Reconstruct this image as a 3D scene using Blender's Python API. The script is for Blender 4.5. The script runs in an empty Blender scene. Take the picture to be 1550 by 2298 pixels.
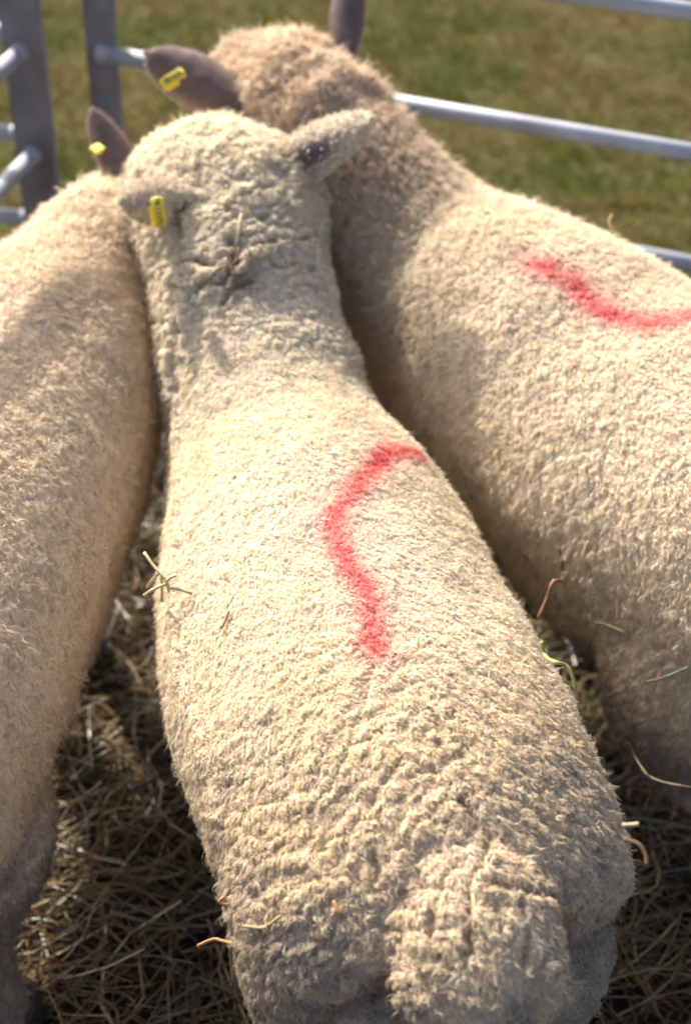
import bpy, bmesh, math, random, os
import numpy as np
from mathutils import Vector, Matrix
from mathutils.bvhtree import BVHTree

FUR = float(os.environ.get('FUR_DENSITY', '1'))
rng = np.random.default_rng(7)
random.seed(7)
SC = bpy.context.scene
COL = SC.collection
R = math.radians

# ------------------------------------------------------------------ camera
CAM_P = np.array([0.0, 0.0, 1.85])
PITCH, ROLL = R(40), R(2.5)
FOC, SENS = 50.0, 36.77
fwd = np.array([0, math.cos(PITCH), -math.sin(PITCH)])
_r0 = np.array([1.0, 0, 0]); _u0 = np.cross(_r0, fwd)
rgt = _r0*math.cos(ROLL) + _u0*math.sin(ROLL)
upv = _u0*math.cos(ROLL) - _r0*math.sin(ROLL)
cam_d = bpy.data.cameras.new('camera')
cam_d.lens = FOC; cam_d.sensor_fit = 'VERTICAL'; cam_d.sensor_height = SENS
cam_d.clip_start = 0.05; cam_d.clip_end = 2000
cam_d.dof.use_dof = True
cam_d.dof.focus_distance = 1.60
cam_d.dof.aperture_fstop = 2.7
cam = bpy.data.objects.new('camera', cam_d); COL.objects.link(cam)
M = Matrix(((rgt[0], upv[0], -fwd[0], CAM_P[0]), (rgt[1], upv[1], -fwd[1], CAM_P[1]),
            (rgt[2], upv[2], -fwd[2], CAM_P[2]), (0, 0, 0, 1)))
cam.matrix_world = M
SC.camera = cam

# ------------------------------------------------------------------ light
SUN_EL, SUN_AZ = 36.5, 34.0          # azimuth: degrees left of straight ahead (+Y)
wd = bpy.data.worlds.new('World'); SC.world = wd; wd.use_nodes = True
nt = wd.node_tree
sky = nt.nodes.new('ShaderNodeTexSky'); sky.sky_type = 'NISHITA'; sky.sun_disc = False
sky.sun_elevation = R(SUN_EL); sky.sun_rotation = R(-SUN_AZ)
sky.dust_density = 5.0; sky.air_density = 0.7; sky.ozone_density = 0.4
bg = nt.nodes['Background']; bg.inputs['Strength'].default_value = 0.15
nt.links.new(sky.outputs[0], bg.inputs[0])
sd = bpy.data.lights.new('sun', 'SUN'); sd.energy = 4.6; sd.angle = R(0.5); sd.color = (1.0, 0.91, 0.785)
sun = bpy.data.objects.new('sun', sd); COL.objects.link(sun)
to_sun = Vector((-math.sin(R(SUN_AZ))*math.cos(R(SUN_EL)), math.cos(R(SUN_AZ))*math.cos(R(SUN_EL)), math.sin(R(SUN_EL))))
sun.rotation_euler = to_sun.to_track_quat('Z', 'Y').to_euler()
sun.location = to_sun*8
SC.view_settings.view_transform = 'Standard'
SC.view_settings.look = 'None'
SC.view_settings.exposure = 0.97
SC.view_settings.gamma = 1.0

# ------------------------------------------------------------------ helpers
def ray(px, py):
    d = fwd + rgt*(px-775)/3125.0 - upv*(py-1149)/3125.0
    return d/np.linalg.norm(d)
def atz(px, py, z):
    d = ray(px, py); return CAM_P + d*(z-CAM_P[2])/d[2]

def tag(o, label=None, cat=None, group=None, kind=None):
    if label: o['label'] = label
    if cat: o['category'] = cat
    if group: o['group'] = group
    if kind: o['kind'] = kind
    return o

def smooth01(x, a, b):
    t = np.clip((x-a)/(b-a), 0, 1); return t*t*(3-2*t)

def nrm(v):
    return v/np.maximum(np.linalg.norm(v, axis=-1, keepdims=True), 1e-9)

def _hash(ix, iy, iz, k=0):
    h = (ix.astype(np.int64)*73856093) ^ (iy.astype(np.int64)*19349663) ^ (iz.astype(np.int64)*83492791) ^ (k*2654435761 + 12345)
    h = (h ^ (h >> 13))*1274126177
    h = (h ^ (h >> 16)) & 0xFFFFFF
    return h/float(0xFFFFFF)

def vnoise(p, k=0):
    i = np.floor(p).astype(np.int64); f = p-i; f = f*f*(3-2*f)
    out = 0
    for dx in (0, 1):
        for dy in (0, 1):
            for dz in (0, 1):
                w = (f[:, 0] if dx else 1-f[:, 0])*(f[:, 1] if dy else 1-f[:, 1])*(f[:, 2] if dz else 1-f[:, 2])
                out = out + w*_hash(i[:, 0]+dx, i[:, 1]+dy, i[:, 2]+dz, k)
    return out*2-1

def fbm(p, n=3, k=0):
    return sum(vnoise(p*2**j+17.3*j, k+j)*0.5**j for j in range(n))/1.6

def worley(p, k=0, jit=0.9):
    i = np.floor(p).astype(np.int64)
    f1 = np.full(len(p), 9.0); f2 = np.full(len(p), 9.0)
    for dx in (-1, 0, 1):
        for dy in (-1, 0, 1):
            for dz in (-1, 0, 1):
                c = i + np.array([dx, dy, dz])
                q = c + 0.5 + jit*(np.stack([_hash(c[:, 0], c[:, 1], c[:, 2], k+m) for m in (1, 2, 3)], 1)-0.5)
                d = np.linalg.norm(q-p, axis=1)
                f2 = np.minimum(f2, np.maximum(f1, d)); f1 = np.minimum(f1, d)
    return f1, f2

def mesh_from(name, verts, faces, mat, parent=None, colors=None, smooth=True):
    """verts (N,3) world; faces = list of arrays each (M,k)"""
    me = bpy.data.meshes.new(name)
    me.vertices.add(len(verts)); me.vertices.foreach_set('co', np.asarray(verts, dtype=np.float32).ravel())
    li, ls = [], []; n = 0
    for f in faces:
        f = np.asarray(f)
        if len(f) == 0: continue
        li.append(f.ravel()); ls.append(n + np.arange(len(f))*f.shape[1]); n += f.size
    li = np.concatenate(li); ls = np.concatenate(ls)
    me.loops.add(n); me.loops.foreach_set('vertex_index', li.astype(np.int32))
    me.polygons.add(len(ls)); me.polygons.foreach_set('loop_start', ls.astype(np.int32))
    if smooth: me.polygons.foreach_set('use_smooth', np.ones(len(ls), dtype=bool))
    me.update(calc_edges=True)
    if colors is not None:
        ca = me.color_attributes.new('tint', 'FLOAT_COLOR', 'POINT')
        c4 = np.ones((len(verts), 4), dtype=np.float32); c4[:, :3] = colors
        ca.data.foreach_set('color', c4.ravel())
    o = bpy.data.objects.new(name, me); COL.objects.link(o)
    if mat: me.materials.append(mat)
    if parent: o.parent = parent
    return o

def catmull(P, n):
    P = np.asarray(P, float); P = np.vstack([2*P[0]-P[1], P, 2*P[-1]-P[-2]])
    out = []
    for i in range(1, len(P)-2):
        for t in np.linspace(0, 1, n, endpoint=False):
            a, b, c, d = P[i-1:i+3]
            out.append(0.5*((2*b) + (-a+c)*t + (2*a-5*b+4*c-d)*t*t + (-a+3*b-3*c+d)*t**3))
    out.append(P[-2]); return np.array(out)

def loft(rings, nseg=4, nu=40, up=(0, 0, 1)):
    """rings: rows x,y,z,a,bu,bd -> closed tube (verts, quads, tris)"""
    K = catmull(rings, nseg); K[:, 3:] = np.maximum(K[:, 3:], 0.002)
    C = K[:, :3]; T = np.gradient(C, axis=0); T = nrm(T)
    up = np.array(up, float); th = np.linspace(0, 2*math.pi, nu, endpoint=False)
    V = []; prev = None
    for i in range(len(K)):
        if prev is None: S = np.cross(T[i], up)
        else: S = prev - T[i]*(prev@T[i])
        if np.linalg.norm(S) < 1e-4: S = np.array([1., 0, 0])
        S = S/np.linalg.norm(S); prev = S; U = np.cross(S, T[i])
        b = np.where(np.sin(th) > 0, K[i, 4], K[i, 5])
        V.append(C[i] + np.outer(np.cos(th)*K[i, 3], S) + np.outer(np.sin(th)*b, U))
    V = np.array(V); m = len(K); V = V.reshape(-1, 3)
    q = []
    for i in range(m-1):
        j = np.arange(nu); a = i*nu+j; b = i*nu+(j+1) % nu
        q.append(np.stack([a, b, b+nu, a+nu], 1))
    q = np.concatenate(q)
    V = np.vstack([V, C[0], C[-1]]); n0 = m*nu
    j = np.arange(nu)
    t = np.concatenate([np.stack([(j+1) % nu, j, np.full(nu, n0)], 1),
                        np.stack([(m-1)*nu+j, (m-1)*nu+(j+1) % nu, np.full(nu, n0+1)], 1)])
    return V, q, t

def merge(parts):
    V = []; Q = []; T = []; n = 0
    for v, q, t in parts:
        V.append(v); Q.append(np.asarray(q)+n); T.append(np.asarray(t)+n); n += len(v)
    return np.vstack(V), np.concatenate(Q), np.concatenate(T)

def remesh(V, Q, T, voxel, smooth_it=12):
    o = mesh_from('tmp', V, [Q, T], None)
    m = o.modifiers.new('r', 'REMESH'); m.mode = 'VOXEL'; m.voxel_size = voxel
    s = o.modifiers.new('s', 'SMOOTH'); s.factor = 0.6; s.iterations = smooth_it
    dg = bpy.context.evaluated_depsgraph_get(); e = o.evaluated_get(dg); me = e.to_mesh()
    n = len(me.vertices); co = np.empty(n*3, np.float32); me.vertices.foreach_get('co', co)
    lt = np.empty(len(me.polygons), np.int32); me.polygons.foreach_get('loop_total', lt)
    li = np.empty(len(me.loops), np.int32); me.loops.foreach_get('vertex_index', li)
    e.to_mesh_clear()
    assert (lt == 4).all()
    me0 = o.data; bpy.data.objects.remove(o); bpy.data.meshes.remove(me0)
    return co.reshape(-1, 3).astype(float), li.reshape(-1, 4)

def vert_normals(V, F):
    fn = np.cross(V[F[:, 2]]-V[F[:, 0]], V[F[:, 3]]-V[F[:, 1]])
    N = np.zeros_like(V)
    for k in range(4): np.add.at(N, F[:, k], fn)
    return nrm(N)

# ------------------------------------------------------------------ materials
def new_mat(name):
    m = bpy.data.materials.new(name); m.use_nodes = True
    m.node_tree.nodes.clear(); return m, m.node_tree
def node(nt, t, **kw):
    n = nt.nodes.new(t)
    for k, v in kw.items(): setattr(n, k, v)
    return n

def wool_material(name):
    m, nt = new_mat(name); L = nt.links.new
    at = node(nt, 'ShaderNodeAttribute', attribute_name='tint')
    tc = node(nt, 'ShaderNodeTexCoord')
    nz = node(nt, 'ShaderNodeTexNoise'); nz.inputs['Scale'].default_value = 60; nz.inputs['Detail'].default_value = 3
    L(tc.outputs['Object'], nz.inputs['Vector'])
    mr = node(nt, 'ShaderNodeMapRange'); mr.inputs['From Min'].default_value = .3; mr.inputs['From Max'].default_value = .7
    mr.inputs['To Min'].default_value = .86; mr.inputs['To Max'].default_value = 1.06
    L(nz.outputs['Fac'], mr.inputs['Value'])
    mx = node(nt, 'ShaderNodeVectorMath', operation='SCALE'); L(at.outputs['Color'], mx.inputs[0]); L(mr.outputs[0], mx.inputs['Scale'])
    df = node(nt, 'ShaderNodeBsdfDiffuse'); tr = node(nt, 'ShaderNodeBsdfTranslucent')
    gl = node(nt, 'ShaderNodeBsdfGlossy'); gl.inputs['Roughness'].default_value = .55
    L(mx.outputs[0], df.inputs[0]); L(mx.outputs[0], tr.inputs[0])
    a = node(nt, 'ShaderNodeMixShader'); a.inputs[0].default_value = .46
    L(df.outputs[0], a.inputs[1]); L(tr.outputs[0], a.inputs[2])
    b = node(nt, 'ShaderNodeMixShader'); b.inputs[0].default_value = .03
    L(a.outputs[0], b.inputs[1]); L(gl.outputs[0], b.inputs[2])
    out = node(nt, 'ShaderNodeOutputMaterial'); L(b.outputs[0], out.inputs[0])
    return m

def simple_mat(name, col, rough=.6, metal=0., nscale=30, var=.15, bump=0., spec=.5, col2=None):
    m, nt = new_mat(name); L = nt.links.new
    p = node(nt, 'ShaderNodeBsdfPrincipled'); out = node(nt, 'ShaderNodeOutputMaterial'); L(p.outputs[0], out.inputs[0])
    tc = node(nt, 'ShaderNodeTexCoord'); nz = node(nt, 'ShaderNodeTexNoise')
    nz.inputs['Scale'].default_value = nscale; nz.inputs['Detail'].default_value = 5
    L(tc.outputs['Object'], nz.inputs['Vector'])
    cr = node(nt, 'ShaderNodeValToRGB')
    c2 = col2 or tuple(c*(1+var) for c in col)
    c1 = col if col2 else tuple(c*(1-var) for c in col)
    cr.color_ramp.elements[0].position = .35; cr.color_ramp.elements[1].position = .65
    cr.color_ramp.elements[0].color = (*c1, 1); cr.color_ramp.elements[1].color = (*c2, 1)
    L(nz.outputs['Fac'], cr.inputs[0]); L(cr.outputs[0], p.inputs['Base Color'])
    p.inputs['Roughness'].default_value = rough; p.inputs['Metallic'].default_value = metal
    p.inputs['Specular IOR Level'].default_value = spec
    if bump:
        bp = node(nt, 'ShaderNodeBump'); bp.inputs['Strength'].default_value = bump; bp.inputs['Distance'].default_value = .002
        L(nz.outputs['Fac'], bp.inputs['Height']); L(bp.outputs[0], p.inputs['Normal'])
    return m

def attr_mat(name, rough=.7, trans=.25, gloss=.05):
    m, nt = new_mat(name); L = nt.links.new
    at = node(nt, 'ShaderNodeAttribute', attribute_name='tint')
    df = node(nt, 'ShaderNodeBsdfDiffuse'); tr = node(nt, 'ShaderNodeBsdfTranslucent')
    gl = node(nt, 'ShaderNodeBsdfGlossy'); gl.inputs['Roughness'].default_value = .35
    L(at.outputs['Color'], df.inputs[0]); L(at.outputs['Color'], tr.inputs[0])
    a = node(nt, 'ShaderNodeMixShader'); a.inputs[0].default_value = trans
    L(df.outputs[0], a.inputs[1]); L(tr.outputs[0], a.inputs[2])
    b = node(nt, 'ShaderNodeMixShader'); b.inputs[0].default_value = gloss
    L(a.outputs[0], b.inputs[1]); L(gl.outputs[0], b.inputs[2])
    out = node(nt, 'ShaderNodeOutputMaterial'); L(b.outputs[0], out.inputs[0])
    return m

MAT = dict(
    wool=wool_material('wool'),
    strand=attr_mat('straw_and_grass', trans=.3),
    grass=attr_mat('grass_blade', trans=.35, gloss=0.0),
    steel=simple_mat('galvanised_steel', (.37, .40, .455), .68, .25, 9, .16, .15),
    steel_post=simple_mat('galvanised_channel', (.18, .18, .205), .65, .2, 14, .18, .2),
    hoof=simple_mat('hoof', (.05, .04, .035), .5, 0, 40, .3, .3),
    eye=simple_mat('eye', (.02, .012, .006), .1, 0, 10, .1),
    tagm=simple_mat('yellow_plastic', (.72, .55, .05), .65, 0, 60, .10, .15),
    ink=simple_mat('black_ink', (.04, .04, .03), .6),
)

# ------------------------------------------------------------------ ground
def ground():
    m, nt = new_mat('meadow_soil'); L = nt.links.new
    p = node(nt, 'ShaderNodeBsdfPrincipled'); out = node(nt, 'ShaderNodeOutputMaterial'); L(p.outputs[0], out.inputs[0])
    p.inputs['Roughness'].default_value = .95; p.inputs['Specular IOR Level'].default_value = .1
    tc = node(nt, 'ShaderNodeTexCoord')
    n1 = node(nt, 'ShaderNodeTexNoise'); n1.inputs['Scale'].default_value = 4.5; n1.inputs['Detail'].default_value = 6; n1.inputs['Roughness'].default_value = .65
    n2 = node(nt, 'ShaderNodeTexNoise'); n2.inputs['Scale'].default_value = 17; n2.inputs['Detail'].default_value = 5
    L(tc.outputs['Object'], n1.inputs['Vector']); L(tc.outputs['Object'], n2.inputs['Vector'])
    c1 = node(nt, 'ShaderNodeValToRGB'); e = c1.color_ramp.elements
    e[0].position = .36; e[0].color = (.06, .075, .018, 1); e[1].position = .62; e[1].color = (.12, .095, .05, 1)
    c2 = node(nt, 'ShaderNodeValToRGB'); e = c2.color_ramp.elements
    e[0].position = .3; e[0].color = (.45, .45, .4, 1); e[1].position = .7; e[1].color = (1.1, 1.08, 1, 1)
    L(n1.outputs['Fac'], c1.inputs[0]); L(n2.outputs['Fac'], c2.inputs[0])
    mx = node(nt, 'ShaderNodeMix', data_type='RGBA', blend_type='MULTIPLY'); mx.inputs['Factor'].default_value = 1
    L(c1.outputs[0], mx.inputs['A']); L(c2.outputs[0], mx.inputs['B']); L(mx.outputs['Result'], p.inputs['Base Color'])
    V = np.array([[-400, -400, 0], [400, -400, 0], [400, 800, 0], [-400, 800, 0]], float)
    tag(mesh_from('ground', V, [np.array([[0, 1, 2, 3]])], m), kind='structure')

def ribbons(P, W, N, C, width_prof=None):
    """P (n,k,3) centre lines, W (n,) half width, N (n,3) face normal, C (n,3) or (n,k,3) colour"""
    n, k, _ = P.shape
    T = np.empty_like(P); T[:, 1:-1] = P[:, 2:]-P[:, :-2]; T[:, 0] = P[:, 1]-P[:, 0]; T[:, -1] = P[:, -1]-P[:, -2]
    S = nrm(np.cross(T, N[:, None, :]))
    prof = np.ones(k) if width_prof is None else np.asarray(width_prof)
    w = W[:, None]*prof[None]
    A = P - S*w[..., None]; B = P + S*w[..., None]
    V = np.stack([A, B], 2).reshape(-1, 3)
    if C.ndim == 2: C = np.repeat(C[:, None], k, 1)
    CC = np.repeat(C[:, :, None], 2, 2).reshape(-1, 3)
    base = (np.arange(n)*k*2)[:, None]; j = (np.arange(k-1)*2)[None]
    F = np.stack([base+j, base+j+1, base+j+3, base+j+2], -1).reshape(-1, 4)
    return V, F, CC

HD = np.array([1.106, -.331]); HD = HD/np.linalg.norm(HD)   # direction of the far hurdle
P2 = np.array([-.53, 2.70])                                 # its left post
def beyond(x, y):
    """signed distance beyond the far hurdle line"""
    nx, ny = -HD[1], HD[0]
    return (x-P2[0])*nx + (y-P2[1])*ny

def grass():
    n = 120000
    x = rng.uniform(-2.4, 2.4, n); y = 1.7 + 4.6*rng.random(n)**1.15
    keep = (beyond(x, y) > -.25); x, y = x[keep], y[keep]; n = len(x)
    p = np.stack([x, y, np.zeros(n)], 1)
    patch = fbm(p*np.array([3.2, 3.2, 1]), 3, 5); tuft = fbm(p*11, 2, 9)
    h = (.018 + .022*rng.random(n))*(1+.9*np.clip(tuft, -.5, 1))*(1+.5*np.clip(-patch, 0, 1))
    a = rng.uniform(0, 2*math.pi, n); lean = rng.uniform(.2, 1.3, n)
    d = np.stack([np.cos(a)*lean, np.sin(a)*lean, np.zeros(n)], 1)
    ts = np.array([0, .5, 1.])
    P = p[:, None] + d[:, None]*h[:, None, None]*(ts**1.6)[None, :, None] + np.array([0, 0, 1])*h[:, None, None]*(ts*(1-.15*ts))[None, :, None]
    N = np.stack([-np.sin(a), np.cos(a), np.zeros(n)], 1); N = nrm(np.cross(d+[0, 0, 1], N))
    g = np.array([.095, .135, .028]); b = np.array([.235, .185, .095]); dk = np.array([.07, .08, .03])
    k = np.clip(.52+patch*2.4+rng.normal(0, .28, n), 0, 1)[:, None]
    C = g*(1-k)+b*k; C = np.where(rng.random(n)[:, None] < .15, dk, C)
    lush = (np.hypot(x-.04, (y-3.15)) < .13) | (np.hypot(x+.70, (y-3.25)) < .12)
    C[lush] = np.array([.09, .17, .02]); P[lush, 1:, 2] *= 1.7
    C = C*np.array([1.02, .94, .66])*(1+rng.normal(0, .15, n))[:, None]
    V, F, CC = ribbons(P, np.full(n, .0022), N, np.clip(C, .01, 1), [1, .8, .08])
    tag(mesh_from('grass', V, [F], MAT['grass'], colors=CC), 'short patchy green and brown grass beyond the pen rails', 'grass', kind='stuff')

def straw():
    n_ = np.array([-HD[1], HD[0]]); a = P2+HD*-1.5; b = P2+HD*2.6
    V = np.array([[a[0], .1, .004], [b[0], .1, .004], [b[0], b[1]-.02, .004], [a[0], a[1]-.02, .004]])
    tag(mesh_from('pen_floor', V, [np.array([[0, 1, 2, 3]])], simple_mat('shade_dark_straw_floor', (.018, .011, .008), .95, 0, 22, .3, .4, .1, col2=(.045, .03, .017))), kind='structure')  # dark sheet under the straw; the pen's shade is put into its colour
    n = 17000
    x = rng.uniform(-1.3, 1.6, n); y = rng.uniform(.3, 2.9, n)
    keep = beyond(x, y) < .02+rng.normal(0, .05, n); x, y = x[keep], y[keep]; n = len(x)
    L_ = rng.uniform(.05, .26, n); a = rng.normal(.35, .75, n); a = np.where(rng.random(n) < .35, rng.uniform(0, math.pi, n), a)
    p = np.stack([x, y, np.zeros(n)], 1)
    z0 = .006 + .05*rng.random(n)**1.5*(1+fbm(p*6, 2, 3))
    ts = np.linspace(-1, 1, 5)
    d = np.stack([np.cos(a), np.sin(a), rng.normal(0, .10, n)], 1); s = np.stack([-np.sin(a), np.cos(a), np.zeros(n)], 1)
    bend = rng.normal(0, .14, n)
    P = p[:, None] + d[:, None]*(L_/2)[:, None, None]*ts[None, :, None] + s[:, None]*(L_*bend)[:, None, None]*(ts**2)[None, :, None]
    P[..., 2] += z0[:, None] + (L_*rng.normal(0, .06, n))[:, None]*(ts**2)[None]
    P[..., 2] = np.maximum(P[..., 2], .004)
    N = nrm(rng.normal(0, .45, (n, 3)) + [0, 0, 1])
    c = np.array([.17, .118, .052])[None]*np.ones((n, 1)); c = c*rng.uniform(.35, 1.5, n)[:, None]
    gr = rng.random(n) < .12; c[gr] = np.array([.13, .14, .06])*rng.uniform(.6, 1.3, gr.sum())[:, None]
    rd = rng.random(n) < .1; c[rd] = np.array([.19, .10, .045])
    V, F, CC = ribbons(P, rng.uniform(.0007, .0024, n), N, c)
    tag(mesh_from('straw_bedding', V, [F], MAT['strand'], colors=CC), 'loose dry straw strewn over the pen floor', 'straw', kind='stuff')

# ------------------------------------------------------------------ hurdles
def tube(A, B, r, n=18):
    A = np.array(A, float); B = np.array(B, float)
    t = nrm(B-A); s = np.cross(t, [0, 0, 1.]);
    if np.linalg.norm(s) < .01: s = np.array([1., 0, 0])
    s = nrm(s); u = np.cross(s, t); th = np.linspace(0, 2*math.pi, n, endpoint=False)
    ring = np.outer(np.cos(th), s)*r + np.outer(np.sin(th), u)*r
    V = np.vstack([A+ring, B+ring, A[None], B[None]]); j = np.arange(n); k = (j+1) % n
    Q = np.stack([j, k, k+n, j+n], 1); T = np.concatenate([np.stack([k, j, np.full(n, 2*n)], 1), np.stack([j+n, k+n, np.full(n, 2*n+1)], 1)])
    return V, Q, T

def channel_post(x, y, ang, w, dpt, th, z0, z1):
    """U channel, open side along +local y"""
    prof = np.array([[-w/2, dpt], [-w/2, 0], [w/2, 0], [w/2, dpt], [w/2-th, dpt], [w/2-th, th], [-w/2+th, th], [-w/2+th, dpt]])
    c, s = math.cos(ang), math.sin(ang)
    P = np.stack([x+prof[:, 0]*c-prof[:, 1]*s, y+prof[:, 0]*s+prof[:, 1]*c], 1); n = len(P)
    V = np.vstack([np.c_[P, np.full(n, z0)], np.c_[P, np.full(n, z1)]]); j = np.arange(n); k = (j+1) % n
    Q = np.stack([j, k, k+n, j+n], 1)
    caps = []
    for o in (0, n):
        caps += [[o, o+1, o+6, o+7], [o+1, o+2, o+5, o+6], [o+2, o+3, o+4, o+5]]
    return V, np.vstack([Q, caps]), np.zeros((0, 3), int)

def hurdle(name, A, D, length, rails, label, post_ang, pw, posts=(True, True), rr=.0165, top=1.22):
    e = bpy.data.objects.new(name, None); COL.objects.link(e); e.location = (A[0], A[1], 0)
    tag(e, label, 'hurdle', 'galvanised hurdles round the sheep pen')
    inv = np.array([A[0], A[1], 0.])
    B = A + D*length
    for on, q in zip(posts, (A, B)):
        if not on: continue
        V, Q, T = channel_post(q[0]-inv[0], q[1]-inv[1], post_ang, pw, .032, .005, 0.01, top)
        o = mesh_from('post', V, [Q], MAT['steel_post'], e, smooth=False)
        bv = o.modifiers.new('b', 'BEVEL'); bv.width = .0018; bv.segments = 2
    for z in rails:
        V, Q, T = tube([*(A+D*.02-A), z], [*(B-D*.02-A), z], rr)
        # flattened, welded ends
        f = np.linspace(0, 1, 2)
        r = mesh_from('rail', V, [Q, T], MAT['steel'], e)
        for s0, s1 in ((.0, .028), (length-.028, length)):
            V, Q, T = loft([[*(D*s0), z, rr*1.18, rr*1.22, rr*1.22], [*(D*(s0+.010)), z, rr*1.15, rr*1.18, rr*1.18], [*(D*s1), z, rr*1.04, rr*1.04, rr*1.04]], 3, 18)
            mesh_from('weld', V, [Q, T], MAT['steel'], r)
    return e

def hurdles():
    rz = (.14, .33, .53, .75, .998, 1.20)
    hurdle('hurdle', P2, HD, 1.85, rz, 'long galvanised hurdle crossing behind the three sheep on the right', math.atan2(HD[1], HD[0]), .056)
    J = np.array([-.682, 2.690]); D = np.array([-.23, -.973])
    hurdle('hurdle', J, D, 1.85, (.14, .33, .53, .75, .998, 1.275), 'galvanised hurdle running from the corner post towards the viewer at far left', math.atan2(HD[1], HD[0])+.1, .078, top=1.3)
    D2 = np.array([-.998, .06])
    hurdle('hurdle', np.array([-.722, 2.785]), D2, 1.85, (.14, .33, .53, .75, .98), 'galvanised hurdle running left away behind the corner post, of the next pen', math.atan2(HD[1], HD[0]), .045)

# ------------------------------------------------------------------ sheep
def spine_frame(C, p):
    """nearest point on polyline C -> arc param (0..1), tangent"""
    best = np.full(len(p), 1e9); s = np.zeros(len(p)); t = np.zeros((len(p), 3))
    L_ = np.r_[0, np.cumsum(np.linalg.norm(np.diff(C, axis=0), axis=1))]
    for i in range(len(C)-1):
        d = C[i+1]-C[i]; l2 = d@d; u = np.clip(((p-C[i])@d)/l2, 0, 1)
        q = C[i]+u[:, None]*d; dd = np.linalg.norm(p-q, axis=1); m = dd < best
        best[m] = dd[m]; s[m] = L_[i]+u[m]*math.sqrt(l2); t[m] = d/math.sqrt(l2)
    return s, t, L_[-1]

def poly_dist(p, L_):
    best = np.full(len(p), 1e9)
    for i in range(len(L_)-1):
        d = L_[i+1]-L_[i]; u = np.clip(((p-L_[i])@d)/(d@d), 0, 1)
        best = np.minimum(best, np.linalg.norm(p-(L_[i]+u[:, None]*d), axis=1))
    return best

def leg_rings(hip, knee, hock, foot, r):
    return [[*hip, r[0]*.6, r[0]*.6, r[0]*.6], [*(np.array(hip)*.6+np.array(knee)*.4), r[0], r[0], r[0]], [*knee, r[1], r[1], r[1]], [*hock, r[2], r[2], r[2]],
            [*(np.array(hock)*.4+np.array(foot)*.6), r[2]*.8, r[2]*.8, r[2]*.8], [*foot, r[2]*.95, r[2]*.95, r[2]*.95]]

def sheep(name, rings, legs, cfg, label):
    rings = np.array(rings, float)
    e = bpy.data.objects.new(name, None); COL.objects.link(e)
    e.location = (rings[4][0], rings[4][1], 0)
    off = np.array([rings[4][0], rings[4][1], 0.])
    tag(e, label, 'sheep', 'sheep crowded in the pen')
    parts = [loft(rings, 5, 48)]
    for lg in legs: parts.append(loft(leg_rings(*lg), 4, 20))
    for x in cfg.get('extra', []): parts.append(loft(x, 5, 28))
    V, Q, T = merge(parts)
    V, F = remesh(V, Q, T, .0075, cfg.get('smooth', 14))
    # refine where needed: one Catmull-Clark style split
    V, F = refine(V, F)
    N = vert_normals(V, F)
    C = catmull(rings, 5)[:, :3]
    s, t, Ltot = spine_frame(C, V)
    base_V = V.copy()
    h, relief = cfg['relief'](V, N, s, t, Ltot)
    V = V + N*h[:, None]
    if 'paint' in cfg:
        tree = BVHTree.FromPolygons([Vector(v) for v in base_V], F.tolist()); pp = []
        for q in cfg['paint'][1]:
            hit = tree.ray_cast(Vector(CAM_P), Vector(ray(*q)))[0]
            if hit is not None: pp.append(np.array(hit))
        PAINT_PTS[cfg['paint'][0]] = np.array(pp)
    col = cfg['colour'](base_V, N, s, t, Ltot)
    for line, depth, width in cfg.get('folds', []):
        tree = BVHTree.FromPolygons([Vector(v) for v in base_V], F.tolist()) if 'tree' not in cfg else cfg['tree']; cfg['tree'] = tree
        pp = []
        for q in line:
            hit = tree.ray_cast(Vector(CAM_P), Vector(ray(*q)))[0]
            if hit is not None: pp.append(np.array(hit))
        if len(pp) < 2: continue
        d = poly_dist(base_V, catmull(pp, 4)) + .0060*fbm(base_V*48, 3, 91)
        g = np.exp(-(np.maximum(d, 0)/width)**2)
        depth, width = depth*1.55, width*1.15
        g = np.exp(-(np.maximum(d, 0)/width)**2)
        V = V - N*(depth*g)[:, None] + N*(depth*.22*np.exp(-((d-width*2.1)/(width*.9))**2))[:, None]
        relief = relief*(1-.93*np.exp(-(np.maximum(d, 0)/(width*.8))**2))
    cfg['rw'] = relief
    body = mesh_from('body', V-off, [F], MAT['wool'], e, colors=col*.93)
    bvh = BVHTree.FromPolygons([Vector(v) for v in V[::1]], F.tolist()) if cfg.get('bvh') else None
    # fleece: every fibre a crimped ribbon rooted in the body; clumps share a curl
    if FUR > 0:
        fl = cfg['fleece']
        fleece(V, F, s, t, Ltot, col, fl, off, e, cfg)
    for lg in legs:
        foot = np.array(lg[3]); r = lg[4][2]
        rr = [[foot[0], foot[1], .055, r*1.0, r*1.0, r*1.0], [foot[0], foot[1]+.004, .03, r*1.12, r*1.2, r*1.1], [foot[0], foot[1]+.008, .003, r*1.2, r*1.35, r*1.1]]
        v, q, tt = loft(rr, 4, 20); mesh_from('hoof', v-off, [q, tt], MAT['hoof'], e)
    return e, off, bvh

def refine(V, F):
    """split every quad into four (smooth positions)"""
    E = np.sort(np.stack([F, np.roll(F, -1, 1)], -1).reshape(-1, 2), 1)
    u, inv = np.unique(E, axis=0, return_inverse=True); inv = inv.reshape(F.shape)
    n = len(V); em = (V[u[:, 0]]+V[u[:, 1]])/2; fc = V[F].mean(1); ne = len(u)
    V2 = np.vstack([V, em, fc]); e_ = inv+n; c_ = n+ne+np.arange(len(F))
    q = [np.stack([F[:, k], e_[:, k], c_, e_[:, k-1]], 1) for k in range(4)]
    return V2, np.concatenate(q)

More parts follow.
